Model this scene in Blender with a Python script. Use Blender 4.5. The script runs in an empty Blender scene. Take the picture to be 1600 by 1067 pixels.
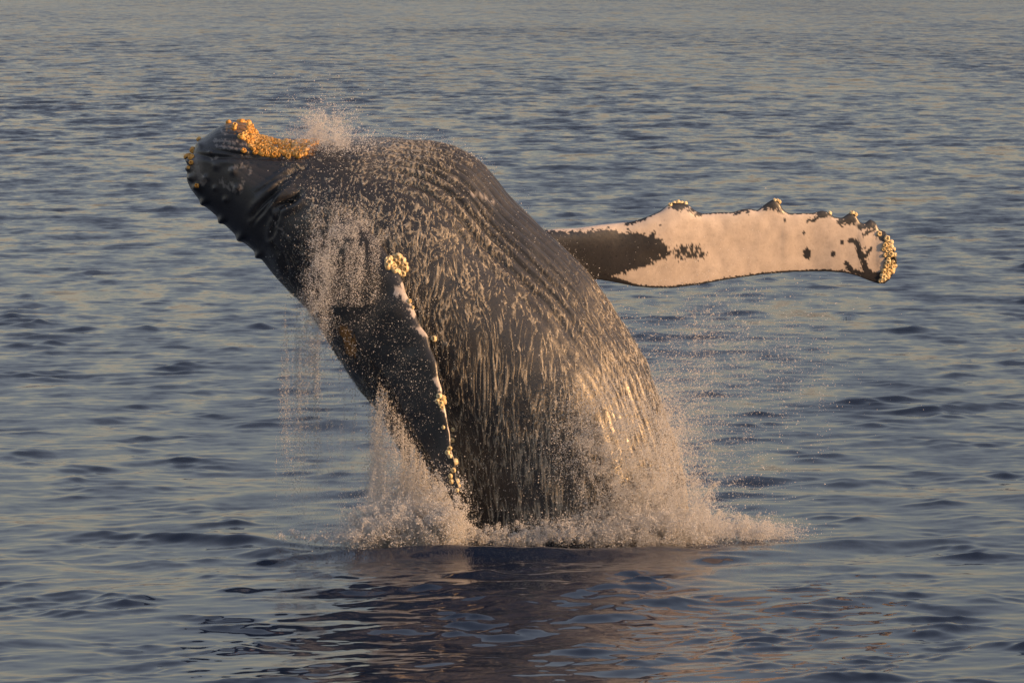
import bpy, bmesh, math, random
import numpy as np
from mathutils import Vector
from mathutils.kdtree import KDTree

rng = np.random.default_rng(7)
random.seed(7)
scene = bpy.context.scene
col = scene.collection

# ------------------------------------------------------------------ camera
FPX = 7500.0                       # focal length in photo pixels (1600 wide)
PITCH = math.radians(4.53)
CAM = np.array([0.0, -60.0, 7.13])
cam_data = bpy.data.cameras.new('camera')
cam = bpy.data.objects.new('camera', cam_data)
col.objects.link(cam)
cam.location = CAM
cam.rotation_euler = (math.radians(90) - PITCH, 0, 0)
cam_data.sensor_width = 36.0
cam_data.lens = FPX * 36.0 / 1600.0
cam_data.clip_start = 0.5
cam_data.clip_end = 60000
cam_data.dof.use_dof = True
cam_data.dof.focus_distance = 58.8
cam_data.dof.aperture_fstop = 12.0
scene.camera = cam

# ------------------------------------------------------------------ light
SUN_AZ = math.radians(108)         # clockwise from +Y: from the right, a little behind the camera
SUN_EL = math.radians(11)
world = bpy.data.worlds.new("World")
scene.world = world
world.use_nodes = True
wn = world.node_tree
sky = wn.nodes.new('ShaderNodeTexSky')
sky.sky_type = 'NISHITA'
sky.sun_disc = False
sky.sun_elevation = SUN_EL
sky.sun_rotation = SUN_AZ
sky.air_density = 2.2
sky.dust_density = 1.3
sky.ozone_density = 2.0
bg = wn.nodes['Background']
bg.inputs['Strength'].default_value = 0.083
tint = wn.nodes.new('ShaderNodeMix'); tint.data_type = 'RGBA'; tint.blend_type = 'MULTIPLY'   # the camera's warm white balance
tint.inputs[0].default_value = 1.0; tint.inputs[7].default_value = (0.90, 0.99, 1.62, 1)
hs = wn.nodes.new('ShaderNodeHueSaturation'); hs.inputs['Saturation'].default_value = 0.45   # hazy evening air
wn.links.new(sky.outputs[0], tint.inputs[6]); wn.links.new(tint.outputs[2], hs.inputs['Color']); wn.links.new(hs.outputs[0], bg.inputs['Color'])
sun_data = bpy.data.lights.new('sun', 'SUN')
sun_data.energy = 3.0
sun_data.angle = math.radians(0.5)
sun_data.color = (1.0, 0.54, 0.22)
sun = bpy.data.objects.new('sun', sun_data)
col.objects.link(sun)
to_sun = Vector((math.sin(SUN_AZ) * math.cos(SUN_EL), math.cos(SUN_AZ) * math.cos(SUN_EL), math.sin(SUN_EL)))
sun.rotation_euler = to_sun.to_track_quat('Z', 'Y').to_euler()
scene.view_settings.view_transform = 'Standard'
scene.view_settings.look = 'None'
scene.view_settings.gamma = 1.0
scene.view_settings.use_curve_mapping = False
scene.view_settings.exposure = 1.06

# ------------------------------------------------------------------ helpers
CP, SP = math.cos(PITCH), math.sin(PITCH)

def at(px, py, Y):
    """photo pixel -> world point at depth Y"""
    px = np.asarray(px, float); py = np.asarray(py, float); Y = np.asarray(Y, float)
    u = (px - 800.0) / FPX
    v = (533.5 - py) / FPX
    dy = CP + v * SP
    dz = -SP + v * CP
    t = (Y - CAM[1]) / dy
    return np.stack(np.broadcast_arrays(CAM[0] + t * u, Y + 0 * t, CAM[2] + t * dz), -1)

def proj(P):
    d = P - CAM
    f = d[..., 1] * CP - d[..., 2] * SP
    up = d[..., 1] * SP + d[..., 2] * CP
    return 800.0 + FPX * d[..., 0] / f, 533.5 - FPX * up / f

def catmull(t, ts, vs):
    """smooth (C1, monotone-ish) interpolation of rows of vs"""
    ts = np.asarray(ts, float); vs = np.asarray(vs, float)
    if vs.ndim == 1: vs = vs[:, None]
    m = np.gradient(vs, ts, axis=0)
    i = np.clip(np.searchsorted(ts, t, side='right') - 1, 0, len(ts) - 2)
    h = (ts[i + 1] - ts[i])
    s = ((t - ts[i]) / h)[:, None]; h = h[:, None]
    return ((2*s**3 - 3*s**2 + 1) * vs[i] + (s**3 - 2*s**2 + s) * h * m[i]
            + (-2*s**3 + 3*s**2) * vs[i+1] + (s**3 - s**2) * h * m[i+1])

def sstep(a, b, x):
    t = np.clip((x - a) / (b - a), 0, 1)
    return t * t * (3 - 2 * t)

_perm = np.random.default_rng(3).permutation(256).astype(np.int32)
_perm = np.concatenate([_perm, _perm])
_g = np.random.default_rng(4).normal(size=(256, 3)).astype(np.float32)
_g /= np.linalg.norm(_g, axis=1, keepdims=True)

def noise(p):
    p = np.asarray(p, np.float32)
    sh = p.shape[:-1]; p = p.reshape(-1, 3)
    i = np.floor(p).astype(np.int32); f = p - i
    i &= 255
    w = f * f * f * (f * (f * 6 - 15) + 10)
    out = np.zeros(len(p), np.float32)
    for dx in (0, 1):
        wx = w[:, 0] if dx else 1 - w[:, 0]
        px_ = _perm[(i[:, 0] + dx) & 255]
        for dy in (0, 1):
            wy = w[:, 1] if dy else 1 - w[:, 1]
            py_ = _perm[(px_ + i[:, 1] + dy) & 255]
            for dz in (0, 1):
                wz = w[:, 2] if dz else 1 - w[:, 2]
                g = _g[_perm[(py_ + i[:, 2] + dz) & 255]]
                d = g[:, 0] * (f[:, 0] - dx) + g[:, 1] * (f[:, 1] - dy) + g[:, 2] * (f[:, 2] - dz)
                out += wx * wy * wz * d
    return (out * 1.6).reshape(sh)

def fbm(p, n=3):
    s = 0; a = 1.0; q = np.asarray(p, np.float32)
    for k in range(n):
        s = s + a * noise(q + 17.3 * k); a *= 0.5; q = q * 2.03
    return s

def polyd(px, py, pts):
    """distance in photo pixels to a polyline, and 0..1 position along it"""
    pts = np.asarray(pts, float)
    seg = np.linalg.norm(np.diff(pts, axis=0), axis=1); L = np.concatenate([[0], np.cumsum(seg)])
    best = np.full(px.shape, 1e9); pos = np.zeros(px.shape); side = np.zeros(px.shape)
    for k in range(len(seg)):
        a, b = pts[k], pts[k+1]; d = b - a
        t = np.clip(((px - a[0]) * d[0] + (py - a[1]) * d[1]) / (seg[k]**2), 0, 1)
        ex, ey = px - a[0] - t * d[0], py - a[1] - t * d[1]
        r = np.hypot(ex, ey); m = r < best
        best = np.where(m, r, best); pos = np.where(m, (L[k] + t * seg[k]) / L[-1], pos)
        side = np.where(m, np.sign(d[0] * ey - d[1] * ex), side)
    return best, pos, side

def mesh_np(name, V, F, mat=None, smooth=True, attrs=None):
    me = bpy.data.meshes.new(name)
    V = np.ascontiguousarray(V, np.float32).reshape(-1, 3); F = np.ascontiguousarray(F, np.int32)
    n = F.shape[1]
    me.vertices.add(len(V)); me.vertices.foreach_set('co', V.ravel())
    me.loops.add(F.size); me.loops.foreach_set('vertex_index', F.ravel())
    me.polygons.add(len(F)); me.polygons.foreach_set('loop_start', np.arange(0, F.size, n, dtype=np.int32))
    me.update(calc_edges=True)
    if smooth: me.polygons.foreach_set('use_smooth', np.ones(len(F), bool))
    for k, a in (attrs or {}).items():
        at_ = me.attributes.new(k, 'FLOAT', 'POINT'); at_.data.foreach_set('value', np.ascontiguousarray(a, np.float32).ravel())
    if mat is not None: me.materials.append(mat)
    me.validate()
    return me

def link(name, data, parent=None):
    o = bpy.data.objects.new(name, data); col.objects.link(o)
    if parent is not None: o.parent = parent
    return o

def tag(o, label=None, cat=None, group=None, kind=None):
    if label: o['label'] = label
    if cat: o['category'] = cat
    if group: o['group'] = group
    if kind: o['kind'] = kind
    return o

def grid_faces(nu, nv, wrap=False):
    i = np.arange(nu - 1)[:, None]; j = np.arange(nv if wrap else nv - 1)[None, :]
    j2 = (j + 1) % nv
    return np.stack([i*nv + j, (i+1)*nv + j, (i+1)*nv + j2, i*nv + j2], -1).reshape(-1, 4)

def grid_normals(G):
    du = np.gradient(G, axis=0); dv = np.gradient(G, axis=1)
    n = np.cross(du, dv); n /= (np.linalg.norm(n, axis=-1, keepdims=True) + 1e-9)
    return n

# ------------------------------------------------------------------ materials
class N:
    def __init__(s, name):
        s.m = bpy.data.materials.new(name); s.m.use_nodes = True
        s.t = s.m.node_tree; s.p = s.t.nodes['Principled BSDF']; s.out = s.t.nodes['Material Output']
    def n(s, t, **kw):
        o = s.t.nodes.new(t)
        for k, v in kw.items(): setattr(o, k, v)
        return o
    def l(s, a, b): s.t.links.new(a, b)
    def attr(s, name): return s.n('ShaderNodeAttribute', attribute_name=name).outputs['Fac']
    def noise(s, scale, detail=3, rough=.55, vec=None):
        o = s.n('ShaderNodeTexNoise'); o.inputs['Scale'].default_value = scale
        o.inputs['Detail'].default_value = detail; o.inputs['Roughness'].default_value = rough
        s.l(vec if vec is not None else s.geo(), o.inputs['Vector']); return o
    def geo(s): return s.n('ShaderNodeNewGeometry').outputs['Position']
    def ramp(s, fac, stops):
        o = s.n('ShaderNodeValToRGB'); e = o.color_ramp.elements
        while len(e) < len(stops): e.new(0.5)
        for k, (p, c) in enumerate(stops):
            e[k].position = p; e[k].color = (c if hasattr(c, '__len__') else (c, c, c)) + ((1,) if hasattr(c, '__len__') else (1,))
        s.l(fac, o.inputs[0]); return o.outputs[0]
    def mix(s, fac, a, b):
        o = s.n('ShaderNodeMix', data_type='RGBA')
        if isinstance(fac, float): o.inputs[0].default_value = fac
        else: s.l(fac, o.inputs[0])
        for v, k in ((a, 6), (b, 7)):
            if isinstance(v, tuple): o.inputs[k].default_value = v + (1,)
            else: s.l(v, o.inputs[k])
        return o.outputs[2]
    def math(s, op, a, b=0.0):
        o = s.n('ShaderNodeMath', operation=op)
        for v, k in ((a, 0), (b, 1)):
            if isinstance(v, (int, float)): o.inputs[k].default_value = v
            else: s.l(v, o.inputs[k])
        return o.outputs[0]
    def bump(s, h, strength, dist, normal=None):
        o = s.n('ShaderNodeBump'); o.inputs['Strength'].default_value = strength; o.inputs['Distance'].default_value = dist
        s.l(h, o.inputs['Height'])
        if normal is not None: s.l(normal, o.inputs['Normal'])
        return o.outputs[0]
    def set(s, **kw):
        for k, v in kw.items():
            i = s.p.inputs[k.replace('_', ' ')]
            if isinstance(v, tuple) and len(v) == 3: v = v + (1,)
            if hasattr(v, 'is_linked') or hasattr(v, 'links'): s.l(v, i)
            else: i.default_value = v

# whale skin: dark wet hide, white pigment on the flippers through the 'white' attribute
sk = N('whale_skin')
na = sk.noise(2.2, 5); nb = sk.noise(26, 4, .6); nc = sk.noise(9, 3)
dark = sk.ramp(na.outputs['Fac'], [(.3, (.022, .024, .030)), (.55, (.032, .033, .038)), (.75, (.049, .048, .049))])
white = sk.ramp(nc.outputs['Fac'], [(.3, (.45, .40, .365)), (.55, (.51, .455, .415)), (.75, (.55, .49, .45))])
fleck = sk.ramp(nb.outputs['Fac'], [(.25, .78), (.5, 1.0)])
wm = sk.n('ShaderNodeMix', data_type='RGBA', blend_type='MULTIPLY'); wm.inputs[0].default_value = .45
sk.l(white, wm.inputs[6]); sk.l(fleck, wm.inputs[7])
c1 = sk.mix(sk.attr('white'), dark, wm.outputs[2])
c2 = sk.mix(sk.attr('scar'), c1, (.28, .26, .25))
c3 = sk.mix(sk.attr('rust'), c2, (.27, .13, .03))
rg = sk.ramp(nb.outputs['Fac'], [(.3, .25), (.7, .46)])
sk.set(Base_Color=c3, Roughness=rg, Specular_IOR_Level=.5)
sk.set(Normal=sk.bump(nb.outputs['Fac'], .25, .01))

def shell_mat(name, cols):
    b = N(name)
    oi = b.n('ShaderNodeObjectInfo').outputs['Random']
    nn = b.noise(60, 3)
    c = b.ramp(oi, [(0, cols[0]), (.5, cols[1]), (1, cols[2])])
    c = b.mix(b.ramp(nn.outputs['Fac'], [(.42, 0.0), (.7, 1.0)]), c, cols[3])
    b.set(Base_Color=c, Roughness=.45)
    b.set(Normal=b.bump(nn.outputs['Fac'], .5, .008))
    return b.m
M_SHELL_GOLD = shell_mat('golden_barnacle_shell', [(.66, .33, .06), (.78, .42, .09), (.82, .54, .19), (.34, .14, .02)])
M_SHELL_PALE = shell_mat('pale_barnacle_shell', [(.74, .58, .30), (.80, .66, .38), (.84, .75, .50), (.40, .28, .13)])

# foaming water running over the hide
wf = N('running_water')
th = wf.attr('thick')
wn1 = wf.noise(45, 3)
wcol = wf.ramp(wn1.outputs['Fac'], [(.3, (.26, .235, .195)), (.7, (.48, .44, .37))])
wf.set(Base_Color=wcol, Roughness=.42, Specular_IOR_Level=.4)
tr = wf.n('ShaderNodeBsdfTransparent'); mx = wf.n('ShaderNodeMixShader')
wf.l(wf.ramp(th, [(0.0, 0.0), (.25, .06), (.5, .16), (.72, .38), (.9, .66), (1.0, .78)]), mx.inputs[0])
wf.l(tr.outputs[0], mx.inputs[1]); wf.l(wf.p.outputs[0], mx.inputs[2]); wf.l(mx.outputs[0], wf.out.inputs[0])
wf.set(Normal=wf.bump(wn1.outputs['Fac'], .4, .01))

# spray drops
dp = N('spray_drops')
dp.set(Base_Color=(.62, .61, .59), Roughness=.35)
tl = dp.n('ShaderNodeBsdfTranslucent'); tl.inputs[0].default_value = (.8, .8, .8, 1)
mx = dp.n('ShaderNodeMixShader'); mx.inputs[0].default_value = .35
dp.l(dp.p.outputs[0], mx.inputs[1]); dp.l(tl.outputs[0], mx.inputs[2]); dp.l(mx.outputs[0], dp.out.inputs[0])

# sea
sw = N('sea_water')
sw.set(Base_Color=(.009, .017, .040), Roughness=.04, IOR=1.36, Specular_IOR_Level=.5)
pos = sw.geo()
def scaled(sx, sy):
    mp = sw.n('ShaderNodeMapping'); mp.inputs['Scale'].default_value = (sx, sy, 1); sw.l(pos, mp.inputs[0]); return mp.outputs[0]
n1 = sw.noise(1.0, 3, .6, scaled(3.2, 3.6)); n2 = sw.noise(1.0, 3, .6, scaled(.8, .42)); n3 = sw.noise(1.0, 3, .6, scaled(.22, .07))
def centred(no, amp):
    a = sw.n('ShaderNodeVectorMath', operation='SUBTRACT'); sw.l(no.outputs['Color'], a.inputs[0]); a.inputs[1].default_value = (.5, .5, .5)
    b = sw.n('ShaderNodeVectorMath', operation='SCALE'); sw.l(a.outputs[0], b.inputs[0])
    if isinstance(amp, float): b.inputs['Scale'].default_value = amp
    else: sw.l(amp, b.inputs['Scale'])
    return b.outputs[0]
def vadd(a, b):
    o = sw.n('ShaderNodeVectorMath', operation='ADD'); sw.l(a, o.inputs[0]); sw.l(b, o.inputs[1]); return o.outputs[0]
mul = sw.math('ADD', sw.math('MULTIPLY', sw.attr('missing'), .34), .09)
fine = centred(n1, mul)
big = vadd(centred(n2, sw.math('MULTIPLY', sw.attr('missing'), 1.0)), centred(n3, sw.math('MULTIPLY', sw.attr('missing'), .38)))
tot = vadd(fine, big)
flat = sw.n('ShaderNodeVectorMath', operation='MULTIPLY'); sw.l(tot, flat.inputs[0]); flat.inputs[1].default_value = (1, 1, 0)
# the wavelets lean: long faces towards the viewer's side, short backs hidden behind their crests
lean = sw.n('ShaderNodeCombineXYZ'); sw.l(sw.math('ADD', sw.math('MULTIPLY', sw.attr('missing'), -.088), -.022), lean.inputs[1])
nr = vadd(vadd(sw.n('ShaderNodeNewGeometry').outputs['Normal'], flat.outputs[0]), lean.outputs[0])
nz = sw.n('ShaderNodeVectorMath', operation='NORMALIZE'); sw.l(nr, nz.inputs[0])
sw.l(nz.outputs[0], sw.p.inputs['Normal'])

# ------------------------------------------------------------------ sea
def build_sea():
    A = np.linspace(0.172, 0.0045, 1560)
    d = CAM[2] / np.tan(A)
    # denser rows keep the near waves crisp; a fan of columns reaches past both frame edges
    ang = np.linspace(-0.17, 0.17, 600)
    D, T = np.meshgrid(d, ang, indexing='ij')
    X = D * T; Yw = CAM[1] + D
    sp_d = np.abs(np.gradient(d)); sp_x = d * (ang[1] - ang[0])
    sp = np.maximum(sp_d, sp_x)[:, None].astype(np.float32)
    Z = np.zeros_like(X, np.float32); Zs = np.zeros_like(Z); DX = np.zeros_like(Z); DY = np.zeros_like(Z)
    r2 = np.random.default_rng(11)
    X32, Y32 = X.astype(np.float32), Yw.astype(np.float32)
    nw = 135
    lam = np.exp(np.linspace(math.log(.13), math.log(22.0), nw)) * r2.uniform(.93, 1.07, nw)
    lost = np.zeros((len(d), 1), np.float32); tot_s = 0
    # patches of livelier and calmer water
    pn = np.clip(.5 + .9 * noise(np.stack([X32 * .95, Y32 * .6, np.full_like(X32, 8.1)], -1)) + .35 * noise(np.stack([X32 * .16, Y32 * .10, np.full_like(X32, 2.1)], -1)), 0, 1.6)
    group = .22 + 1.6 * pn ** 1.7
    gust = 1.0 + .35 * noise(np.stack([X32 * .02, Y32 * .012, np.full_like(X32, 3.3)], -1))
    stir = 1 + .25 * np.exp(-((X32 - .4) / 5.5) ** 2 - ((Y32 + 7.5) / 5.0) ** 2)
    for L in lam:
        th = math.radians(-82) + r2.normal(0, .70)
        k = 2 * math.pi / L
        s = .0200 * (1.0 if L < 1.1 else (1.1 / L) ** .85) * (1 if L > .3 else (L / .3) ** .4)
        a = s / k
        att = sstep(1.7, 3.6, L / sp)
        lost += (1 - att) * s * s; tot_s += s * s
        cx, cy = math.cos(th), math.sin(th)
        ph = (k * cx) * X32 + (k * cy) * Y32 + np.float32(r2.uniform(0, 6.28))
        sn = np.sin(ph); cs = np.cos(ph)
        if L < 1.6: a = a * stir
        aa = (a * att) * (gust * group if L < 2.6 else gust)
        if L < 4: Zs += aa * cs
        else: Z += aa * cs
        DX -= (.9 * cx) * aa * sn; DY -= (.9 * cy) * aa * sn
    Zs = Zs + 5.0 * np.clip(Zs, 0, .25) ** 2 + 1.5 * np.clip(Zs, -.1, 0) ** 2 ; Z += Zs
    # crowding waves round the whale: a low swell pushed up in front of it and rings running outwards
    def hump(x0, y0, sx, sy, h, skew=0.0):
        return h * np.exp(-((X32 - x0) / sx) ** 2 - ((Y32 - y0 - skew * (X32 - x0)) / sy) ** 2)
    Z += hump(-.75, -2.7, 1.35, .40, .15, .03) + hump(1.9, -2.6, 1.5, .45, .06, -.02) + hump(.5, -5.6, 4.2, 2.3, .10)
    Z += hump(-3.9, -1.1, 1.5, .26, .10, -.42) + hump(4.5, -1.6, 1.6, .3, .07, .25)
    rr = np.hypot((X32 - .3) / 1.25, Y32 - .2)
    Z += .018 * np.sin(rr * 4.2 + .6 * noise(np.stack([X32 * .6, Y32 * .6, 0 * X32], -1)) * 4) * np.exp(-((rr - 4.2) / 2.2) ** 2)
    edge = sstep(.17, .15, np.abs(T)) * sstep(0, 30, np.arange(len(d)))[:, None] * sstep(len(d) - 1, len(d) - 40, np.arange(len(d)))[:, None]
    G = np.stack([X + DX * edge, Yw + DY * edge, Z * edge], -1)
    miss = np.sqrt(lost / tot_s) * (1 - .22 * sstep(500, 520, D + 14 * noise(np.stack([X32 * .01, Y32 * .004, 0 * X32], -1)))) * (1 + .4 * noise(np.stack([X32 * .03, Y32 * .008, 0 * X32 + 5], -1)))
    F = grid_faces(len(d), len(ang))[:, ::-1]
    V = G.reshape(-1, 3); ms = miss.ravel()
    # flat water beyond the fan, all the way to the horizon, butted to the fan's rim
    rim = np.concatenate([np.arange(0, len(ang)), np.arange(1, len(d)) * len(ang) + len(ang) - 1,
                          (len(d) - 1) * len(ang) + np.arange(len(ang) - 2, -1, -1), np.arange(len(d) - 2, 0, -1) * len(ang)])
    c = np.array([0, CAM[1] + 300.0]); R = 30000.0
    dirs = V[rim, :2] - c; a = np.arctan2(dirs[:, 1], dirs[:, 0])
    out = np.stack([c[0] + R * np.cos(a), c[1] + R * np.sin(a), 0 * a], -1)
    n0 = len(V); V = np.concatenate([V, out]); ms = np.concatenate([ms, np.ones(len(out))])
    i = np.arange(len(rim)); j = (i + 1) % len(rim)
    F2 = np.stack([rim[i], n0 + i, n0 + j, rim[j]], -1)
    v = V[F2]; nz_ = np.cross(v[:, 1] - v[:, 0], v[:, 2] - v[:, 0])[:, 2]
    F2 = np.where(nz_[:, None] < 0, F2[:, ::-1], F2)
    f = V[F[:1]]; 
    if np.cross(f[0, 1] - f[0, 0], f[0, 2] - f[0, 0])[2] < 0: F = F[:, ::-1]
    me = mesh_np('sea', V, np.concatenate([F, F2]), sw.m, attrs={'missing': ms})
    tag(link('sea', me), 'dark blue evening sea with small rippled waves all around the whale', kind='structure')
build_sea()

# ------------------------------------------------------------------ whale body
ST = [  # (belly-side outline, back-side outline, half depth in metres)
    ((300, 246), (297, 256), .10), ((306, 229), (294, 272), .28), ((318, 214), (295, 290), .42), ((350, 193), (311, 315), .56),
    ((385, 191), (342, 345), .70), ((403, 212), (372, 371), .80), ((440, 223), (407, 402), .90), ((490, 219), (440, 441), 1.04),
    ((560, 214), (472, 473), 1.20), ((640, 219), (503, 517), 1.33), ((702, 228), (530, 560), 1.42), ((750, 256), (556, 598), 1.47),
    ((800, 314), (584, 636), 1.50), ((860, 369), (612, 680), 1.52), ((920, 428), (638, 722), 1.52), ((970, 500), (662, 764), 1.52),
    ((1009, 565), (682, 806), 1.50), ((1040, 645), (698, 850), 1.50), ((1065, 735), (708, 900), 1.50), ((1075, 850), (714, 965), 1.48),
    ((1084, 970), (716, 1050), 1.42), ((1080, 1110), (720, 1160), 1.32), ((1060, 1250), (735, 1270), 1.15), ((1030, 1380), (760, 1370), .95)]
NS = len(ST)
_R = at([s[0][0] for s in ST], [s[0][1] for s in ST], 0.0)
_L = at([s[1][0] for s in ST], [s[1][1] for s in ST], 0.0)
_tab = np.concatenate([_R, _L, np.array([[s[2]] for s in ST])], 1)

def body_grid(u, th):
    tab = catmull(u, np.arange(NS), _tab)
    R, L, b = tab[:, None, 0:3], tab[:, None, 3:6], tab[:, None, 6:7]
    C = (R + L) / 2; H = (R - L) / 2
    ct, stt = np.cos(th)[None, :, None], np.sin(th)[None, :, None]
    yv = np.array([0, -1.0, 0])
    G = C + H * ct + b * stt * yv
    return G

TUB = [(288, 240, 7), (295, 248, 6), (299, 254, 5), (296, 264, 5), (300, 277, 6), (308, 292, 7), (309, 215, 5), (318, 316, 6), (345, 345, 6),
       (312, 227, 5), (322, 278, 5), (338, 260, 6), (365, 268, 6), (370, 295, 6), (336, 294, 4), (376, 371, 7), (404, 398, 6), (352, 312, 5),
       (330, 240, 4), (425, 376, 5), (392, 345, 5)]
FOLDS = [  # polyline in the photo, width px, depth m
    ([(392, 343), (404, 326), (424, 305), (442, 285), (462, 268), (478, 262)], 4.0, .055),
    ([(396, 348), (412, 330), (436, 300), (455, 283), (474, 276)], 3.0, .035),
    ([(432, 324), (446, 318), (458, 313), (470, 303)], 4.5, .075),
    ([(436, 328), (432, 345), (430, 362)], 3.0, .03),
    ([(300, 240), (330, 246), (370, 246), (420, 250), (470, 247), (500, 240)], 3.5, .035),
    ([(318, 233), (350, 239), (392, 243), (440, 252), (480, 252)], 2.2, .018),
    ([(352, 226), (385, 236), (430, 247), (475, 246), (505, 236)], 1.8, .016), ([(340, 236), (380, 243), (430, 255), (480, 254)], 1.8, .014), ([(400, 302), (425, 286), (450, 272), (466, 262)], 2.2, .02),
    ([(360, 252), (410, 258), (455, 262)], 1.8, .010), ([(410, 318), (432, 300), (452, 290)], 2.2, .018),
    ([(424, 383), (440, 398), (452, 425)], 4, .03),
    ([(420, 330), (428, 345), (425, 372), (436, 392)], 3, .022)]

def body_relief(G, Nn, u, th):
    px, py = proj(G)
    near = sstep(.1, -.15, G[..., 1])
    disp = np.zeros(px.shape)
    for x, y, r in TUB:
        d2 = ((px - x) ** 2 + (py - y) ** 2) / (r * r)
        disp += (.05 if x < 312 or y - .86 * x > 30 else .026) * np.exp(-d2 * 1.1) * sstep(.6, .1, G[..., 1])
    for pts, w, dep in FOLDS:
        m = (px > min(p[0] for p in pts) - 20) & (px < max(p[0] for p in pts) + 20) & (py > 180) & (py < 460)
        if not m.any(): continue
        d, t, sd = polyd(px[m], py[m], pts)
        taper = np.sin(np.clip(t, 0.02, .98) * math.pi) ** .5
        q = -dep * np.exp(-(d / w) ** 2) * taper + dep * .45 * np.exp(-((d - 2.2 * w) / (1.6 * w)) ** 2) * taper
        disp[m] += q * near[m]
    # throat pleats: long grooves down the belly side
    U = u[:, None] + 0 * th[None, :]; TH = np.degrees(th)[None, :] + 0 * U
    TH = (TH + 180) % 360 - 180
    wig = 2.0 * noise(np.stack([U * .6, TH * .05, 0 * U], -1))
    gr = np.abs(np.sin(np.radians((TH + wig) * 360 / 13.0)))
    amp = .11 * sstep(8.3, 10.0, U) * sstep(66, 42, TH) * sstep(-110, -80, TH) * (.3 + .7 * sstep(15.5, 12.5, U)) * sstep(19.5, 17, U)
    disp += amp * (gr ** .7 - .8)
    # fainter creases under the jaw
    gr2 = np.abs(np.sin(np.radians((TH + wig) * 360 / 17.0)))
    disp += .012 * sstep(2.5, 4, U) * sstep(9.3, 8, U) * sstep(85, 60, TH) * sstep(-60, -30, TH) * (np.sqrt(gr2) - .8)
    # soft muscle lumps
    disp += .035 * noise(G * .9 + 5) * sstep(.5, 3, U) + .012 * noise(G * 3.1 + 9) * sstep(.5, 3, U)
    return G + Nn * disp[..., None]

u_b = np.concatenate([np.linspace(0, 1, 40, endpoint=False) ** 1.5, np.linspace(1, 9, 300, endpoint=False), np.linspace(9, NS - 1, 210)])
NTH = 330
_q = np.linspace(0, 1, NTH, endpoint=False)
th_b = np.radians(-70 + 360 * _q)

def build_body_mesh():
    G = body_grid(u_b, th_b)
    Gw = np.concatenate([G[:, -1:], G, G[:, :1]], 1)
    Nn = grid_normals(Gw)[:, 1:-1]
    if np.mean(np.sum(Nn * (G - G.mean(1, keepdims=True)), -1)) < 0: Nn = -Nn
    G2 = body_relief(G, Nn, u_b, th_b)
    V = G2.reshape(-1, 3)
    F = grid_faces(len(u_b), NTH, True)
    V = np.concatenate([V, G2[:1].mean(1), G2[-1:].mean(1)])
    j = np.arange(NTH); j2 = (j + 1) % NTH; n = len(u_b) * NTH
    T1 = np.stack([np.full(NTH, n), j, j2], -1)
    b0 = (len(u_b) - 1) * NTH
    T2 = np.stack([np.full(NTH, n + 1), b0 + j2, b0 + j], -1)
    return V, F, np.concatenate([T1, T2])

def poly_mesh(name, V, Q, T):
    me = bpy.data.meshes.new(name)
    me.from_pydata(V.tolist(), [], Q.tolist() + T.tolist())
    bm = bmesh.new(); bm.from_mesh(me); bmesh.ops.recalc_face_normals(bm, faces=bm.faces); bm.to_mesh(me); bm.free()
    return me

# ------------------------------------------------------------------ flippers
FAR_TOP = [(760, 372), (800, 366), (870, 358), (900, 357), (935, 352), (985, 347), (1003, 342), (1030, 331), (1044, 320), (1058, 316), (1074, 319), (1086, 329), (1098, 334),
           (1120, 332), (1145, 332), (1160, 327), (1172, 326), (1184, 329), (1196, 319), (1208, 311), (1217, 314), (1224, 329), (1234, 334), (1255, 333), (1272, 333),
           (1284, 329), (1293, 331), (1303, 339), (1316, 341), (1327, 333), (1336, 333), (1343, 347), (1350, 350), (1360, 343), (1368, 347), (1374, 359), (1383, 362), (1391, 374), (1397, 390), (1399.5, 404), (1400, 411)]
FAR_BOT = [(760, 430), (800, 436), (870, 436), (937, 437), (960, 441), (990, 447), (1020, 450), (1050, 450), (1090, 445), (1140, 436), (1190, 429), (1240, 425),
           (1290, 424), (1320, 426), (1340, 431), (1357, 438), (1372, 443), (1382, 443), (1390, 437), (1396, 427), (1399.5, 417), (1400, 411)]
NEAR_LEAD = [(520, 320), (550, 336), (578, 360), (600, 390), (614, 412), (626, 432), (632, 455), (648, 488), (655, 508), (667, 523), (672, 546), (682, 566), (685, 592), (690, 606), (694, 632), (697, 650),
             (702, 676), (704, 700), (711, 722), (712, 748), (717, 764), (716, 785), (714, 800)]
NEAR_TRAIL = [(440, 380), (466, 410), (492, 442), (512, 470), (530, 495), (548, 520), (562, 540), (576, 556), (588, 570), (597, 580), (606, 595), (616, 613), (625, 630), (634, 647), (644, 665), (653, 683),
              (662, 698), (671, 713), (680, 728), (689, 745), (697, 762), (706, 782), (712, 798)]

def flipper_grid(top, bot, Ytop, Ybot, thick, nphi):
    """closed lens sections between the two outlines (arrays of px, py) at given depths"""
    E = at(top[:, 0], top[:, 1], Ytop); T = at(bot[:, 0], bot[:, 1], Ybot)
    span = np.gradient((E + T) / 2, axis=0)
    ch = T - E
    n = np.cross(span, ch); n /= np.linalg.norm(n, axis=1, keepdims=True) + 1e-9
    n = np.where((n[:, 1:2] > 0), -n, n)          # towards the camera
    ph = np.linspace(0, 2 * np.pi, nphi, endpoint=False)
    c = (1 - np.cos(ph)) / 2
    prof = np.sin(ph) * (1.25 - .75 * c) * .5
    L = np.linalg.norm(ch, axis=1)
    G = E[:, None] + ch[:, None] * c[None, :, None] + n[:, None] * (prof[None, :, None] * (thick * L)[:, None, None])
    return G, c, prof

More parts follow.
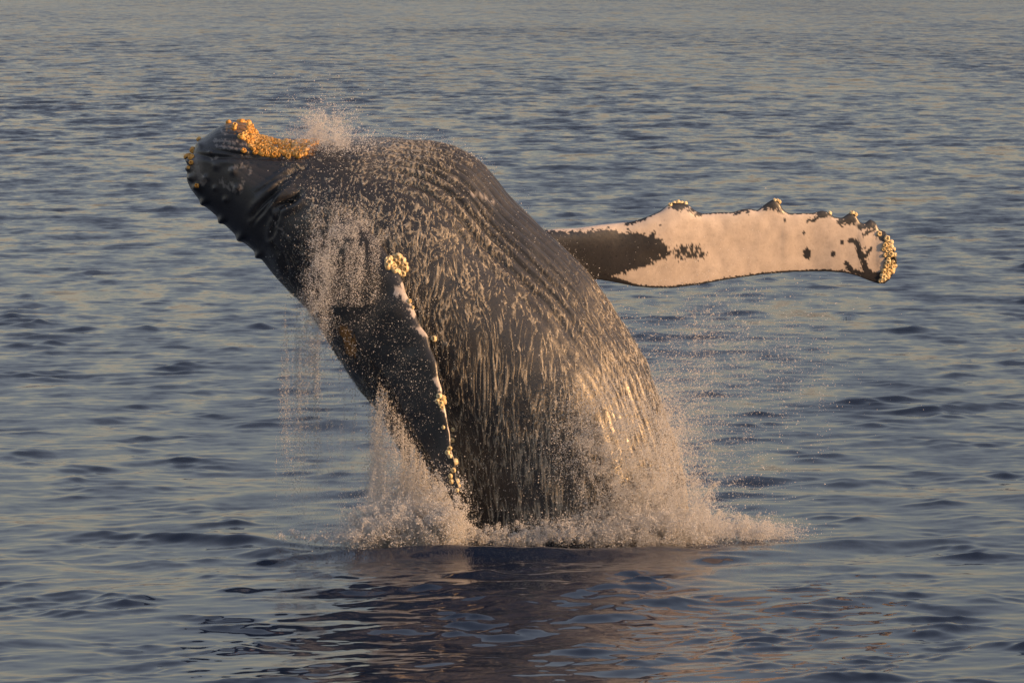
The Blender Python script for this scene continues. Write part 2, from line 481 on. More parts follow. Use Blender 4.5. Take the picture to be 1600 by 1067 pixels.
def closed(G):
    nu, nv = G.shape[:2]
    V = np.concatenate([G.reshape(-1, 3), G[:1].mean(1), G[-1:].mean(1)])
    j = np.arange(nv); j2 = (j + 1) % nv; n = nu * nv; b0 = (nu - 1) * nv
    return V, grid_faces(nu, nv, True), np.concatenate([np.stack([np.full(nv, n), j, j2], -1), np.stack([np.full(nv, n + 1), b0 + j2, b0 + j], -1)])

def far_flipper():
    x = np.concatenate([np.linspace(760, 1340, 330, endpoint=False), 1400 - 60 * (1 - np.linspace(0, .995, 90)) ** 1.8])
    ft, fb = np.array(FAR_TOP, float), np.array(FAR_BOT, float)
    ty = np.interp(x, ft[:, 0], ft[:, 1]); by = np.interp(x, fb[:, 0], fb[:, 1])
    k = np.array([1, 2, 3, 2, 1.]); k /= k.sum()
    ty2 = np.convolve(np.pad(ty, 2, 'edge'), k, 'valid'); by2 = np.convolve(np.pad(by, 2, 'edge'), k, 'valid')
    ty, by = np.where(x < 1370, ty2, ty), np.where(x < 1370, by2, by)
    Y0 = .55 + (x - 870) / 530 * 1.25
    th = np.interp(x, [760, 900, 1000, 1200, 1340, 1400], [.5, .34, .22, .16, .15, .22])
    G, c, prof = flipper_grid(np.stack([x, ty], 1), np.stack([x, by], 1), Y0 - .05, Y0 + .12, th, 110)
    bend = .07 * noise(G * 1.1 + 2) + .008 * noise(G * 5)
    G[..., 1] += bend * sstep(900, 1000, x)[:, None]
    return G

def near_flipper():
    t = np.linspace(0, 1, 300) ; tk = np.linspace(0, 1, len(NEAR_LEAD))
    ld = np.stack([np.interp(t, tk, [p[k] for p in NEAR_LEAD]) for k in (0, 1)], 1)
    td = catmull(t, tk, np.array(NEAR_TRAIL, float))
    k = np.array([1, 2, 3, 2, 1.]); k /= k.sum()
    for q in (0, 1): ld[2:-2, q] = np.convolve(ld[:, q], k, 'valid')
    Yl = np.interp(t, [0, .08, .16, .3, .5, .75, 1], [-.95, -1.36, -1.56, -1.76, -1.93, -2.02, -2.1])
    Yt = np.interp(t, [0, .08, .16, .3, .5, .75, 1], [-.60, -.98, -1.22, -1.46, -1.64, -1.80, -2.08])
    k = np.hanning(31); k /= k.sum()
    Yl = np.convolve(np.pad(Yl, 15, 'edge'), k, 'valid'); Yt = np.convolve(np.pad(Yt, 15, 'edge'), k, 'valid')
    th = np.interp(t, [0, .2, .4, .8, 1], [.36, .30, .24, .2, .3])
    G, c, prof = flipper_grid(ld, td, Yl, Yt, th, 110)
    G += (.012 * noise(G * 4 + 3))[..., None] * np.array([-.6, -.8, 0])
    return G

G_FAR, G_NEAR = far_flipper(), near_flipper()

def build_whale():
    root = bpy.data.objects.new('humpback_whale', None); col.objects.link(root)
    root.location = (.6, 0, 0)
    tag(root, 'dark humpback whale breaching belly up out of the sea with one white flipper stretched right', 'whale')
    body = link('body', poly_mesh('body', *build_body_mesh()))
    tools = [link('tool', poly_mesh('tool', *closed(G))) for G in (G_FAR, G_NEAR)]
    for o in tools:
        md = body.modifiers.new('union', 'BOOLEAN'); md.operation = 'UNION'; md.object = o; md.solver = 'MANIFOLD'
    dg = bpy.context.evaluated_depsgraph_get()
    me = bpy.data.meshes.new_from_object(body.evaluated_get(dg), preserve_all_data_layers=True, depsgraph=dg)
    body.modifiers.clear(); body.data = me; me.name = 'body'
    for o in tools: bpy.data.objects.remove(o)
    me.materials.clear(); me.materials.append(sk.m)
    n = len(me.vertices); co = np.empty(n * 3, np.float32); me.vertices.foreach_get('co', co); co = co.reshape(-1, 3).astype(float)
    print('body verts', n, 'polys', len(me.polygons))
    me.polygons.foreach_set('use_smooth', np.ones(len(me.polygons), bool))
    px, py = proj(co)
    # pigment. which skin belongs to which flipper: nearest source vertex
    def near_to(G, r=.02):
        kd = KDTree(G[..., 0].size)
        for i, v in enumerate(G.reshape(-1, 3)): kd.insert(v, i)
        kd.balance(); return kd
    white = np.zeros(n); scar = np.zeros(n); rust = np.zeros(n)
    cand = np.where((px > 855) & (py < 470) & (py > 290) & (co[:, 1] > .2))[0]
    kd = near_to(G_FAR); isfar = np.zeros(n, bool)
    for i in cand: isfar[i] = kd.find(co[i])[2] < .004
    cand = np.where((px > 470) & (px < 740) & (py > 310) & (py < 830) & (co[:, 1] < -.5))[0]
    kd = near_to(G_NEAR); isnear = np.zeros(n, bool); fidx = np.zeros(n, int)
    for i in cand:
        r = kd.find(co[i]); isnear[i] = r[2] < .004; fidx[i] = r[1]
    # far flipper: white underside, black at the armpit, along the hind edge and on the knobs
    m = isfar; X, Yp = px[m], py[m]
    P3 = np.stack([X * .05, Yp * .05, 0 * X], -1)
    j1, j2 = 8 * noise(P3 * 1.2) + 5 * noise(P3 * 3), fbm(P3 * 6, 3)
    top = np.interp(X, *np.array(FAR_TOP).T); bot = np.interp(X, *np.array(FAR_BOT).T)
    w = np.ones(m.sum())
    dark_poly = np.array([(840, 362), (900, 361), (960, 358), (975, 364), (990, 363), (1000, 366), (1022, 366), (1036, 376), (1042, 386), (1048, 398), (1030, 406), (1010, 415), (988, 422), (970, 427), (952, 437), (900, 450), (840, 450)], float)
    def inside(x, y, poly):
        r = np.zeros(x.shape, bool); k = len(poly)
        for a in range(k):
            (x1, y1), (x2, y2) = poly[a], poly[a-1]
            c = ((y1 > y) != (y2 > y)) & (x < (x2 - x1) * (y - y1) / (y2 - y1 + 1e-9) + x1)
            r ^= c
        return r
    jx, jy = 7 * noise(P3 * 2.2 + 4) + 6 * noise(P3 * 6 + 1) + 4 * noise(P3 * 14 + 1), 5 * noise(P3 * 2.2 + 9) + 5 * noise(P3 * 6 + 6) + 3 * noise(P3 * 14 + 3)
    w[inside(X + jx, Yp + jy, dark_poly)] = 0
    w *= ~((((X - 1074) / 26) ** 2 + ((Yp - 394) / 14) ** 2 + 1.1 * j2) < .62)
    w *= ~((((X - 1097) / 9) ** 2 + ((Yp - 399) / 8) ** 2 + 1.2 * j2) < .4)
    for x, y, rx, ry in ((1261, 396, 7, 11), (1302, 397, 4.5, 6), (1256, 364, 2.5, 3), (1226, 344, 2, 4), (1316, 379, 3, 5), (1352, 388, 2.5, 2.5), (1361, 387, 2, 2), (1032, 352, 3, 2), (981, 358, 2, 2)):
        w *= ~((((X - x) / rx) ** 2 + ((Yp - y) / ry) ** 2 + .5 * j2) < .8)
    for pts, wd in (([(1330, 376), (1338, 378), (1343, 392), (1349, 408), (1352, 420), (1360, 428)], 4.5), ([(1322, 412), (1332, 424), (1345, 428), (1372, 436)], 4),
                    ([(1358, 390), (1353, 402), (1345, 396)], 3), ([(1258, 348), (1265, 342)], 1.5), ([(1350, 367), (1362, 360), (1372, 358)], 2.5),
                    ([(1148, 335), (1160, 328), (1168, 327), (1168, 334)], 2.2), ([(1270, 345), (1282, 335), (1300, 336)], 3), ([(980, 349), (1000, 343), (1008, 340)], 4)):
        d, _, _ = polyd(X, Yp, pts); w *= ~(d + 3 * j2 < wd)
    for x, y, r in ((1060, 318, 17), (1082, 328, 8), (1092, 334, 7), (1208, 316, 12), (1222, 326, 8), (1195, 323, 6), (1284, 333, 9), (1330, 338, 13), (1315, 346, 7), (1359, 347, 12), (1345, 352, 7), (1378, 364, 10), (1385, 372, 9), (1396, 390, 8), (1392, 378, 8)):
        yy = (Yp - y) * (1.5 if x < 1100 else 1.0)
        w *= ~(np.hypot(X - x, yy) + 5 * j2 < r)
    w *= ~((bot - Yp + 2.0 * j2 < 3.0 + 5 * sstep(1000, 960, X)) & (X < 1385))
    w *= ~((1400 - X + 5 * j2 < 17) & (Yp > 372))
    w *= ~((Yp - top + 1.5 * j2 < 1.6) & (X > 1000))
    w *= ~((Yp > 425) & (X > 1345))
    w = np.where(co[m][:, 1] < .55 + (X - 870) / 530 * 1.25 + .2 + 0 * X, w, 0)
    # skin fades unevenly at the pigment border
    white[m] = w
    # near flipper: dark outside face, white scraps along the leading edge
    m = isnear; jj = fbm(co[m] * 9, 3); Yp = py[m]
    cphi = fidx[m] % 110; ce = np.minimum(cphi, 110 - cphi) / 55.0
    patch = np.zeros(m.sum())
    for y0, y1, wd in ((440, 452, .10), (450, 470, .30), (472, 496, .25), (512, 527, .26), (590, 612, .30), (634, 650, .24), (668, 690, .12), (700, 712, .12)):
        patch = np.maximum(patch, sstep(y0 - 3, y0 + 3, Yp + 6 * jj) * sstep(y1 + 3, y1 - 3, Yp + 6 * jj) * (ce < .55 * wd * (1 + .8 * jj)))
    white[m] = patch
    # pale scratches and old barnacle scars on the chin and jaw
    P = np.stack([px * .05, py * .05, 0 * px], -1); head = (px < 520) & (py < 420)
    jh = fbm(P * 5 + 3, 3)
    for pts, wd in (([(336, 219), (352, 221), (366, 224)], 3.5), ([(345, 205), (352, 209)], 2), ([(370, 220), (384, 226)], 1.6), ([(360, 264), (372, 260), (386, 260)], 3), ([(331, 250), (340, 246)], 2.5),
                    ([(347, 283), (350, 291)], 4), ([(355, 290), (358, 296)], 3), ([(362, 286), (366, 300)], 3), ([(376, 290), (377, 300)], 2.6), ([(380, 282), (379, 288)], 2),
                    ([(392, 265), (390, 272)], 1.6), ([(430, 350), (450, 372)], 1.2), ([(303, 250), (310, 270), (318, 285)], 6), ([(338, 228), (380, 234)], 1.6)):
        d, _, _ = polyd(px, py, pts)
        scar = np.maximum(scar, head * sstep(.8, -.8, d + 4.5 * jh - wd * .75) * .5)
    scar = np.maximum(scar, .25 * sstep(12, 4, np.hypot((px - 306) * .8, (py - 262) * .35)) * head)
    for pts, wd in (([(735, 302), (752, 306), (770, 316)], 2.2), ([(700, 278), (712, 282)], 2)):
        d, _, _ = polyd(px, py, pts); scar = np.maximum(scar, (d + 3 * jh < wd) * 1.0)
    d, _, _ = polyd(px, py, [(538, 518), (546, 530), (549, 548)]); rust = np.maximum(rust, (d + 5 * jh < 8) * 1.0 * (py > 480))
    d, _, _ = polyd(px, py, [(362, 190), (388, 196), (398, 215), (430, 232), (480, 232)]); rust = np.maximum(rust, .8 * (d + 9 * jh < 13) * head)
    for k, a in (('white', white), ('scar', scar), ('rust', rust)):
        me.attributes.new(k, 'FLOAT', 'POINT').data.foreach_set('value', a.astype(np.float32))
    body.parent = root; body.matrix_parent_inverse.translation = (-.6, 0, 0)
    return root, body, co

whale, body, body_co = build_whale()
me = body.data
nrm = np.empty(len(me.vertices) * 3, np.float32); me.vertices.foreach_get('normal', nrm); nrm = nrm.reshape(-1, 3).astype(float)
bpx, bpy_ = proj(body_co)

# ------------------------------------------------------------------ barnacles: a ribbed cone with a sunken mouth
def barnacle_mesh(name, mat, seed):
    r = random.Random(seed); V = []; F = []; k = 10
    prof = [(1.0, -.35), (.98, .05), (.84, .42), (.66, .70), (.52, .74), (.42, .50), (.20, .10)]
    for (rad, z) in prof:
        for i in range(k):
            a = 2 * math.pi * i / k
            q = rad * (1 + (.10 if i % 2 else -.06) * (z > -.2) + r.uniform(-.05, .05))
            V.append((q * math.cos(a), q * math.sin(a), z + r.uniform(-.03, .03)))
    for p in range(len(prof) - 1):
        for i in range(k):
            F.append((p*k + i, p*k + (i+1) % k, (p+1)*k + (i+1) % k, (p+1)*k + i))
    F.append(tuple((len(prof)-1)*k + i for i in range(k)))
    m_ = bpy.data.meshes.new(name); m_.from_pydata(V, [], F); m_.materials.append(mat)
    m_.polygons.foreach_set('use_smooth', [True] * len(F)); m_.update(); return m_
GOLD = [barnacle_mesh('golden_barnacle', M_SHELL_GOLD, s) for s in range(3)]
PALE = [barnacle_mesh('pale_barnacle', M_SHELL_PALE, 10 + s) for s in range(3)]
MPP = .008                                           # metres per photo pixel at the whale

vis = nrm[:, 1] < .35
def place_barnacle(px, py, rpx, meshes, ymax=9.0, edge=False, sink=.0, ymin=-9.0):
    m = np.where((np.abs(bpx - px) < 14) & (np.abs(bpy_ - py) < 14) & vis & (body_co[:, 1] < ymax) & (body_co[:, 1] > ymin))[0]
    if len(m) == 0: return
    d = np.hypot(bpx[m] - px, bpy_[m] - py)
    # the nearest skin to the camera among those close enough in view
    best = m[np.argmin(d + .5 * np.maximum(0, body_co[m, 1] - body_co[m, 1].min()))]
    n = nrm[best]; p = body_co[best] + n * (rpx * MPP * (.12 - sink))
    o = link('barnacle', random.choice(meshes), whale)
    o.matrix_parent_inverse.translation = (-.6, 0, 0)
    o.location = p
    q = Vector(n + rng.normal(0, .18, 3)).to_track_quat('Z', 'Y')
    o.rotation_euler = q.to_euler()
    s = rpx * MPP
    o.scale = (s * random.uniform(.9, 1.12), s * random.uniform(.9, 1.12), s * random.uniform(.8, 1.25))

def scatter(poly, n, r0, r1, meshes, mind, **kw):
    poly = np.array(poly, float); x0, y0 = poly.min(0); x1, y1 = poly.max(0); got = []; tries = 0
    while len(got) < n and tries < 20000:
        tries += 1
        x, y = random.uniform(x0, x1), random.uniform(y0, y1); c = False
        for a in range(len(poly)):
            (ax, ay), (bx, by) = poly[a], poly[a-1]
            if ((ay > y) != (by > y)) and x < (bx - ax) * (y - ay) / (by - ay + 1e-9) + ax: c = not c
        if not c: continue
        if any(math.hypot(x - g[0], y - g[1]) < mind for g in got): continue
        got.append((x, y)); place_barnacle(x, y, random.uniform(r0, r1), meshes, **kw)

# chin: a golden crust curving from the knob back along the jaw's edge
scatter([(376, 190), (392, 188), (398, 200), (402, 209), (425, 214), (455, 219), (490, 220), (502, 216), (496, 226), (482, 232), (474, 243), (452, 246), (440, 242), (425, 245), (412, 242), (400, 238), (392, 234), (386, 222), (374, 213), (384, 208), (386, 198)],
        165, 3.4, 5.8, GOLD, 4.3)
for x, y, r in ((357, 189, 4.5), (367, 197, 4.5), (374, 188, 4.5), (380, 187, 5), (387, 188, 4.5), (366, 201, 3.5), (381, 235, 4.5), (398, 239, 4.5), (416, 240, 5), (430, 238, 5), (452, 241, 5.5), (458, 235, 4.5), (470, 226, 4)):
    place_barnacle(x, y, r, GOLD)
for x, y, r in ((309, 216, 4), (289, 231, 5.5), (290, 239, 6.5), (295, 235, 5), (299, 246, 5), (299, 254, 4), (308, 290, 4), (295, 262, 3.2)):
    place_barnacle(x, y, r, GOLD)
# near flipper: the knuckle cluster and those strung down the leading edge
scatter([(605, 404), (616, 398), (628, 404), (634, 418), (632, 428), (622, 428), (612, 420), (603, 418)], 24, 4.4, 6.4, PALE, 4.8, ymax=-1.0)
for x, y, r in ((639, 471, 4), (678, 531, 5), (644, 480, 3), (686, 618, 5), (692, 622, 5), (688, 630, 5), (694, 628, 4), (684, 627, 4), (690, 636, 4), (708, 672, 3.5), (707, 688, 4), (699, 706, 4.5),
                (702, 700, 4), (703, 712, 3.5), (712, 720, 5), (708, 734, 4), (704, 744, 4), (706, 752, 4), (716, 750, 4), (718, 757, 3.5), (714, 766, 3.5), (693, 668, 3)):
    place_barnacle(x, y, r, PALE, ymax=-1.2)
# far flipper: knob crowns and the packed tip
for x, y, r in ((1047, 320, 3.5), (1053, 317, 4), (1059, 316, 4.5), (1065, 316, 4), (1071, 318, 4), (1220, 314, 4), (1216, 312, 3.2), (1210, 313, 3), (1297, 331, 4), (1332, 331, 4.5), (1337, 335, 4),
                (1374, 365, 4.5), (1386, 373, 5.5), (1398, 398, 4), (1380, 436, 4.5), (1384, 430, 4), (1375, 438, 4), (1398, 416, 4), (1394, 424, 4.5)):
    place_barnacle(x, y, r, PALE, ymin=.3)
scatter([(1381, 380), (1392, 378), (1398, 395), (1396, 408), (1394, 424), (1386, 436), (1377, 438), (1379, 424), (1385, 412), (1382, 398), (1380, 388)], 32, 3.2, 5.2, PALE, 4.8, ymin=.3)

# the eye, low behind the mouth's corner
def build_eye():
    m = np.where((np.abs(bpx - 455) < 10) & (np.abs(bpy_ - 314) < 10) & (body_co[:, 1] < 0))[0]
    b = m[np.argmin(np.hypot(bpx[m] - 455, bpy_[m] - 314))]
    bm = bmesh.new(); bmesh.ops.create_uvsphere(bm, u_segments=16, v_segments=10, radius=.045)
    me_ = bpy.data.meshes.new('eye'); bm.to_mesh(me_); bm.free()
    e = N('eye'); e.set(Base_Color=(.01, .008, .006), Roughness=.08); me_.materials.append(e.m)
    o = link('eye', me_, whale); o.matrix_parent_inverse.translation = (-.6, 0, 0)
    o.location = body_co[b] - nrm[b] * .02; o.scale = (1.1, .8, .8)
build_eye()

# ------------------------------------------------------------------ water running down the hide
DENS = np.array([(430, 300, 0), (380, 300, 0), (400, 380, 0), (440, 330, 0), (440, 250, .05), (480, 235, .5), (470, 280, .2), (500, 300, .85), (510, 250, .9), (560, 240, .95), (560, 290, 1), (560, 330, .9), (620, 250, .85), (620, 300, .95), (700, 262, .4), (690, 235, .35), (740, 275, .08), (770, 300, 0), (780, 290, 0), (830, 350, 0), (900, 420, .1),
                 (800, 340, .05), (850, 390, .05), (880, 420, .08), (700, 340, .75), (760, 400, .7), (650, 360, .8), (640, 420, .65), (720, 480, .62), (800, 480, .62), (870, 480, .55), (920, 520, .55), (720, 560, .58), (800, 600, .62),
                 (880, 600, .68), (960, 580, .65), (1000, 620, .65), (960, 520, .5), (900, 460, .35), (740, 680, .50), (740, 780, .45), (820, 700, .62), (900, 700, .75), (980, 700, .8), (1030, 700, .85), (820, 800, .55), (900, 800, .8), (1000, 800, 1),
                 (1050, 800, 1), (480, 480, .2), (540, 560, .15), (500, 420, .3), (460, 420, .2), (430, 420, 0)], float)
def dens(px, py):
    num = np.zeros(px.shape); den = np.zeros(px.shape)
    for x, y, v in DENS:
        w = 1 / (((px - x) ** 2 + (py - y) ** 2) + 600.0) ** 1.5
        num += w * v; den += w
    return num / den

def build_running_water():
    u = np.linspace(6.2, 19.6, 980); th = np.radians(np.linspace(-25, 205, 880))
    G = body_grid(u, th); Nn = grid_normals(G)
    c = G.mean(1, keepdims=True)
    if np.mean(Nn[..., 1]) > 0: Nn = -Nn
    G = body_relief(G, Nn, u, th)
    px, py = proj(G)
    D = dens(px, py)
    z = G[..., 2]
    zz = np.linspace(-1, 7, 400)
    fz = np.interp(zz, [-1, .8, 2.2, 3.4, 4.3, 7], [.9, .9, 1.5, 3.2, 5.5, 6.0])
    gz = np.interp(z, zz, np.cumsum(fz) * (zz[1] - zz[0]))
    k = 8.0
    Q = np.stack([G[..., 0] * k, G[..., 1] * k * .8, gz], -1).astype(np.float32)
    Wp = np.stack([noise(Q * .55 + 31), noise(Q * .55 + 57), noise(Q * .55 + 83)], -1)
    Q1 = Q + .6 * Wp
    Qs = Q1 * np.array([1.75, 1.75, 1.5], np.float32)
    r1 = 1 - np.abs(noise(Qs * .8)) * 1.9
    r2 = 1 - np.abs(noise(Qs * 1.7 + 11)) * 1.9
    r3 = 1 - np.abs(noise(Qs * 3.5 + 23)) * 1.9
    r4 = noise(Qs * 7.1 + 47)
    patch = fbm(Q * .30 + 71, 2)
    fld = .36 * r1 + .55 * r2 * (.5 + .5 * np.clip(r1, 0, 1)) + .62 * r3 * (.4 + .6 * np.clip(r2, 0, 1)) + .16 * r4 + .15 * patch + .14 * sstep(2.4, 4.0, z) + .16 * sstep(4.0, 5.0, z)
    rank = np.empty(fld.size, np.float32); rank[np.argsort(fld, axis=None)] = np.linspace(0, 1, fld.size)
    rank = rank.reshape(fld.shape)
    cov = np.clip(D * .75, 0, .9)
    cov = np.clip(2.1 * cov, 0, .96)
    h = np.clip((rank - (1 - cov)) / (.12 + .80 * cov), 0, 1) * (D > .06)
    h = h * sstep(0.0, .15, D)
    lump = .6 + .8 * np.clip(.5 + noise(Q1 * 3.1 + 5), 0, 1)
    off = -.003 + .013 * h * lump + .010 * sstep(62, 42, np.degrees(th))[None, :] * sstep(7.6, 8.6, u)[:, None]
    P = G + Nn * off[..., None]
    P[..., 2] -= .02 * h
    F = grid_faces(len(u), len(th))
    hv = h.ravel()
    keep = (hv[F] > 0).any(1)
    F = F[keep]
    used, inv = np.unique(F, return_inverse=True)
    F = inv.reshape(-1, 4)
    v = P.reshape(-1, 3)[used]
    print('running water faces', len(F))
    me_ = mesh_np('running_water', v, F[:, ::-1], wf.m, attrs={'thick': hv[used]})
    tag(link('running_water', me_), 'lacy foaming sea water streaming down the belly and flank of the whale', 'streaming water', kind='stuff')
    # beads thrown off the lace
    idx = rng.choice(len(v), 26000)
    return v[idx], (Nn.reshape(-1, 3)[used])[idx]
lace_v, lace_n = build_running_water()

# ------------------------------------------------------------------ spray: clouds of drops, each cloud one object
gn = bpy.data.node_groups.new('drops_from_points', 'GeometryNodeTree')
gn.interface.new_socket('Geometry', in_out='INPUT', socket_type='NodeSocketGeometry')
gn.interface.new_socket('Geometry', in_out='OUTPUT', socket_type='NodeSocketGeometry')
gi = gn.nodes.new('NodeGroupInput'); go = gn.nodes.new('NodeGroupOutput')
mp = gn.nodes.new('GeometryNodeMeshToPoints'); sm = gn.nodes.new('GeometryNodeSetMaterial'); sm.inputs['Material'].default_value = dp.m
na_ = gn.nodes.new('GeometryNodeInputNamedAttribute'); na_.data_type = 'FLOAT'; na_.inputs['Name'].default_value = 'drop_radius'
gn.links.new(gi.outputs[0], mp.inputs['Mesh']); gn.links.new(na_.outputs['Attribute'], mp.inputs['Radius'])
gn.links.new(mp.outputs[0], sm.inputs['Geometry']); gn.links.new(sm.outputs[0], go.inputs[0])

def drops(name, P, R, label, cat):
    P = np.asarray(P); ok = P[:, 2] > -.05
    P, R = P[ok], np.asarray(R)[ok]
    me_ = bpy.data.meshes.new(name)
    me_.vertices.add(len(P)); me_.vertices.foreach_set('co', P.astype(np.float32).ravel())
    me_.attributes.new('drop_radius', 'FLOAT', 'POINT').data.foreach_set('value', R.astype(np.float32))
    me_.materials.append(dp.m)
    o = link(name, me_); md = o.modifiers.new('drops', 'NODES'); md.node_group = gn
    tag(o, label, cat, kind='stuff')
    return o

def radii(n, lo=.002, med=.0035, hi=.016, s=.62):
    return np.clip(med * .54 * np.exp(rng.normal(0, s, n)), lo * .5, hi * .7)

DROPS = 3.0
def blob(n, px, py, sx, sy, Y, sY, wisp=1.6, freq=(.05, .05), cut=-.1, rot=0.0):
    """drops round a photo position, thinned by noise into wisps"""
    n = int(n * DROPS); out = np.zeros((0, 3)); guard = 0
    while len(out) < n and guard < 12:
        guard += 1
        a, b = rng.normal(0, sx, 2 * n), rng.normal(0, sy, 2 * n)
        x = px + a * math.cos(rot) - b * math.sin(rot); y = py + a * math.sin(rot) + b * math.cos(rot)
        yy = Y + rng.normal(0, sY, 2 * n)
        q = fbm(np.stack([x * freq[0], y * freq[1], yy * 1.5], -1), 3)
        k = rng.uniform(-.6, .6, 2 * n) * (1 / wisp) + cut < q
        out = np.concatenate([out, at(x[k], y[k], yy[k])])
    return out[:n]

def falls(n, nf, xr, y0r, lenr, Y, sY, spread=2.5, fan=.0):
    """vertical threads of falling drops"""
    n = int(n * DROPS)
    w = rng.uniform(.2, 1, nf); w /= w.sum(); f = rng.choice(nf, n, p=w)
    x0 = rng.uniform(*xr, nf); y0 = rng.uniform(*y0r, nf); ln = rng.uniform(*lenr, nf); yd = rng.normal(Y, sY, nf)
    t = rng.uniform(0, 1, n) ** .9
    x = x0[f] + rng.normal(0, 1, n) * spread * (.3 + 1.3 * t) + fan * t * (x0[f] - np.mean(xr))
    y = y0[f] + t * ln[f]
    return at(x, y, yd[f] + rng.normal(0, .04, n))

def fingers(n, nf, xr, yr, vxr, hr, Y, sY, thick=2.2, tmax=.85):
    """ropes of water flung up from the sea along arcs, breaking into drops"""
    n = int(n * DROPS); w = rng.uniform(.2, 1, nf); w /= w.sum(); f = rng.choice(nf, n, p=w)
    x0, y0, vx, h = rng.uniform(*xr, nf), rng.uniform(*yr, nf), rng.uniform(*vxr, nf), rng.uniform(*hr, nf) * rng.uniform(.4, 1, nf)
    yd = rng.normal(Y, sY, nf); vy = rng.normal(0, .12, nf); te = rng.uniform(.35, tmax, nf)
    t = te[f] * rng.uniform(0, 1, n) ** .8
    wob = 3.0 * np.sin(t * 9 + f * 1.7)
    j = rng.normal(0, 1, (n, 2)) * (thick * (.5 + 1.1 * t))[:, None]
    return at(x0[f] + vx[f] * t + j[:, 0] + wob * t, y0[f] - 4 * h[f] * t * (1 - t) + j[:, 1], yd[f] + vy[f] * t + rng.normal(0, .02, n))

def edge_falls(n, nf, a, b, ybot, Y, sY, drift=0.0, spread=1.6):
    """threads pouring off a sloping edge from photo point a to b"""
    n = int(n * DROPS); w = rng.uniform(.15, 1, nf) ** 1.5; w /= w.sum(); f = rng.choice(nf, n, p=w)
    q = rng.uniform(0, 1, nf); x0 = a[0] + q * (b[0] - a[0]); y0 = a[1] + q * (b[1] - a[1]) + rng.exponential(14, nf); yb = ybot - rng.uniform(0, 1, nf) ** 2 * .5 * (ybot - y0)
    yd = rng.normal(Y, sY, nf); dr = rng.normal(drift, 5, nf)
    t = rng.uniform(0, 1, n)
    return at(x0[f] + dr[f] * t ** 1.3 + rng.normal(0, 1, n) * spread * (.4 + 1.6 * t), y0[f] + t * (yb - y0)[f], yd[f] + rng.normal(0, .03, n))

cat = np.concatenate
# beads standing off the flank
off = rng.exponential(.05, len(lace_v))
P = lace_v + lace_n * off[:, None] + rng.normal(0, .012, lace_v.shape)
drops('flank_spray', P, radii(len(P), .002, .0030, .011), 'bright drops flicked off the wet belly of the whale', 'spray')
# plume over the chin
P = cat([blob(2600, 510, 198, 24, 18, -.2, .3, wisp=2.6, cut=0), blob(1700, 500, 215, 30, 9, -.5, .3), fingers(1500, 40, (480, 545), (212, 225), (-40, 20), (10, 50), -.4, .2, 1.6), blob(400, 500, 168, 40, 28, -.1, .4), blob(1600, 530, 224, 26, 10, -.9, .2)])
drops('chin_spray', P, radii(len(P), .0018, .0032, .011), 'pinkish puff of spray rising behind the golden barnacles of the chin', 'spray')
# mist on the shoulder and the near flipper
P = cat([blob(3600, 505, 415, 15, 52, -1.75, .15, rot=.12, wisp=2.2), blob(1100, 545, 345, 28, 14, -1.6, .15), edge_falls(4200, 70, (488, 352), (596, 384), 480, -1.85, .08, -4, 2.2), blob(1800, 560, 372, 26, 14, -1.75, .1), blob(1900, 535, 450, 36, 70, -1.95, .12, wisp=1.6), blob(2200, 498, 485, 10, 45, -1.5, .15, rot=-.1), blob(900, 640, 560, 30, 100, -2.3, .1, wisp=.8)])
drops('shoulder_spray', P, radii(len(P), .0018, .0027, .009), 'fine spray drifting over the shoulder and the dark near flipper', 'spray')
# falling off the head, left
P = cat([falls(6500, 60, (440, 500), (470, 560), (120, 330), -.6, .4), falls(2500, 26, (425, 545), (500, 700), (80, 200), -.6, .4), blob(2500, 485, 540, 12, 45, -.8, .2), falls(1500, 26, (530, 590), (600, 660), (80, 200), -.6, .3)])
drops('head_drip', P, radii(len(P), .0018, .0032, .009), 'thin threads of drops falling from the head left of the whale', 'spray')
# curtain pouring between the flipper and the back
P = cat([edge_falls(9500, 120, (590, 580), (672, 738), 850, -1.45, .10, -7, 2.4), edge_falls(4200, 46, (576, 624), (602, 606), 850, -1.0, .12, -3, 2.6), edge_falls(6500, 70, (640, 680), (706, 775), 850, -1.75, .1, -4, 2.0), blob(3200, 618, 760, 24, 60, -1.4, .15, wisp=2.2),
         falls(5000, 50, (575, 650), (700, 770), (50, 120), -1.5, .2, 3, .4)])
drops('flipper_curtain', P, radii(len(P), .002, .0038, .010), 'curtain of water pouring down behind the near flipper', 'water curtain')
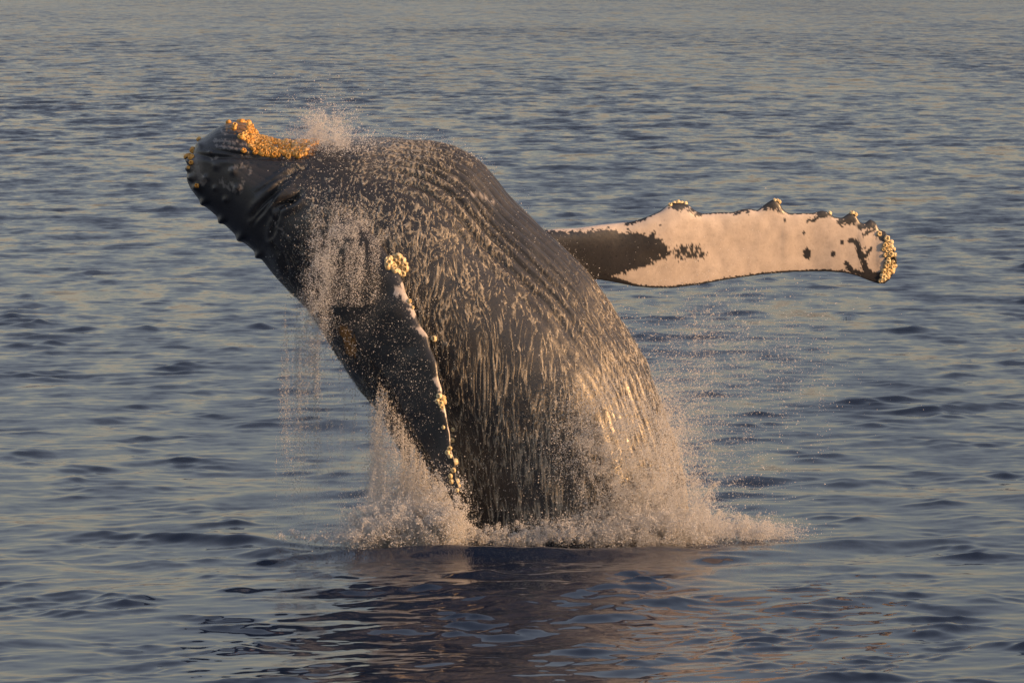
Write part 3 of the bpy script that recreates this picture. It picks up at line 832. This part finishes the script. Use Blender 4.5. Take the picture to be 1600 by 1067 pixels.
# splash at the flipper's foot
P = cat([fingers(16000, 170, (560, 715), (835, 850), (-50, 40), (15, 75), -2.0, .25), fingers(4000, 60, (675, 720), (830, 852), (-15, 25), (15, 60), -2.25, .12), fingers(1500, 60, (440, 590), (838, 848), (-40, 20), (4, 16), -1.9, .3),
         blob(20000, 636, 822, 38, 22, -1.9, .3, cut=-.3), blob(11000, 694, 828, 16, 16, -2.3, .15, cut=-.3), blob(11000, 600, 830, 30, 16, -1.9, .3, cut=-.2), blob(2000, 690, 780, 16, 26, -2.0, .15), blob(2500, 560, 838, 34, 8, -2.0, .4), blob(1600, 706, 792, 12, 20, -2.35, .1)])
drops('flipper_splash', P, radii(len(P), .002, .0042, .013), 'sunlit splash where the near flipper meets the sea', 'splash')
# foot of the body, and the right-hand splash
P = cat([fingers(22000, 240, (900, 1110), (825, 852), (-40, 90), (20, 110), -1.5, .3), fingers(6500, 120, (1060, 1190), (828, 845), (-10, 60), (8, 40), -1.0, .4), fingers(7000, 130, (730, 930), (838, 850), (-25, 25), (6, 34), -1.95, .12),
         blob(20000, 1010, 780, 42, 42, -1.3, .35, wisp=1.8, cut=-.2), blob(20000, 980, 830, 70, 15, -1.7, .3, cut=-.3), blob(9000, 1070, 828, 42, 14, -1.2, .4, cut=-.2), blob(2500, 1150, 832, 36, 9, -.9, .4, cut=-.1), blob(2500, 1205, 832, 26, 8, -.8, .4),
         blob(9000, 820, 842, 70, 7, -1.95, .12), blob(14000, 960, 690, 50, 50, -1.75, .15, wisp=1.3), blob(6000, 1040, 700, 16, 50, -.7, .4)])
drops('tail_splash', P, radii(len(P), .002, .0036, .012), 'broad foaming splash at the right foot of the whale', 'splash')
# rain off the far flipper and the belly edge
P = cat([blob(3600, 1090, 560, 60, 75, .6, .6, wisp=1.8), falls(1500, 60, (1060, 1300), (450, 560), (60, 240), 1.2, .3, 4), blob(3600, 1060, 680, 30, 55, .2, .5), blob(1500, 1200, 560, 70, 60, 1.2, .3), blob(1600, 1110, 740, 60, 40, -.2, .6),
         falls(400, 9, (1075, 1120), (470, 600), (70, 120), .6, .3, 2.2)])
drops('far_flipper_drip', P, radii(len(P), .0018, .0033, .012), 'loose rain of drops falling under the white far flipper', 'spray')
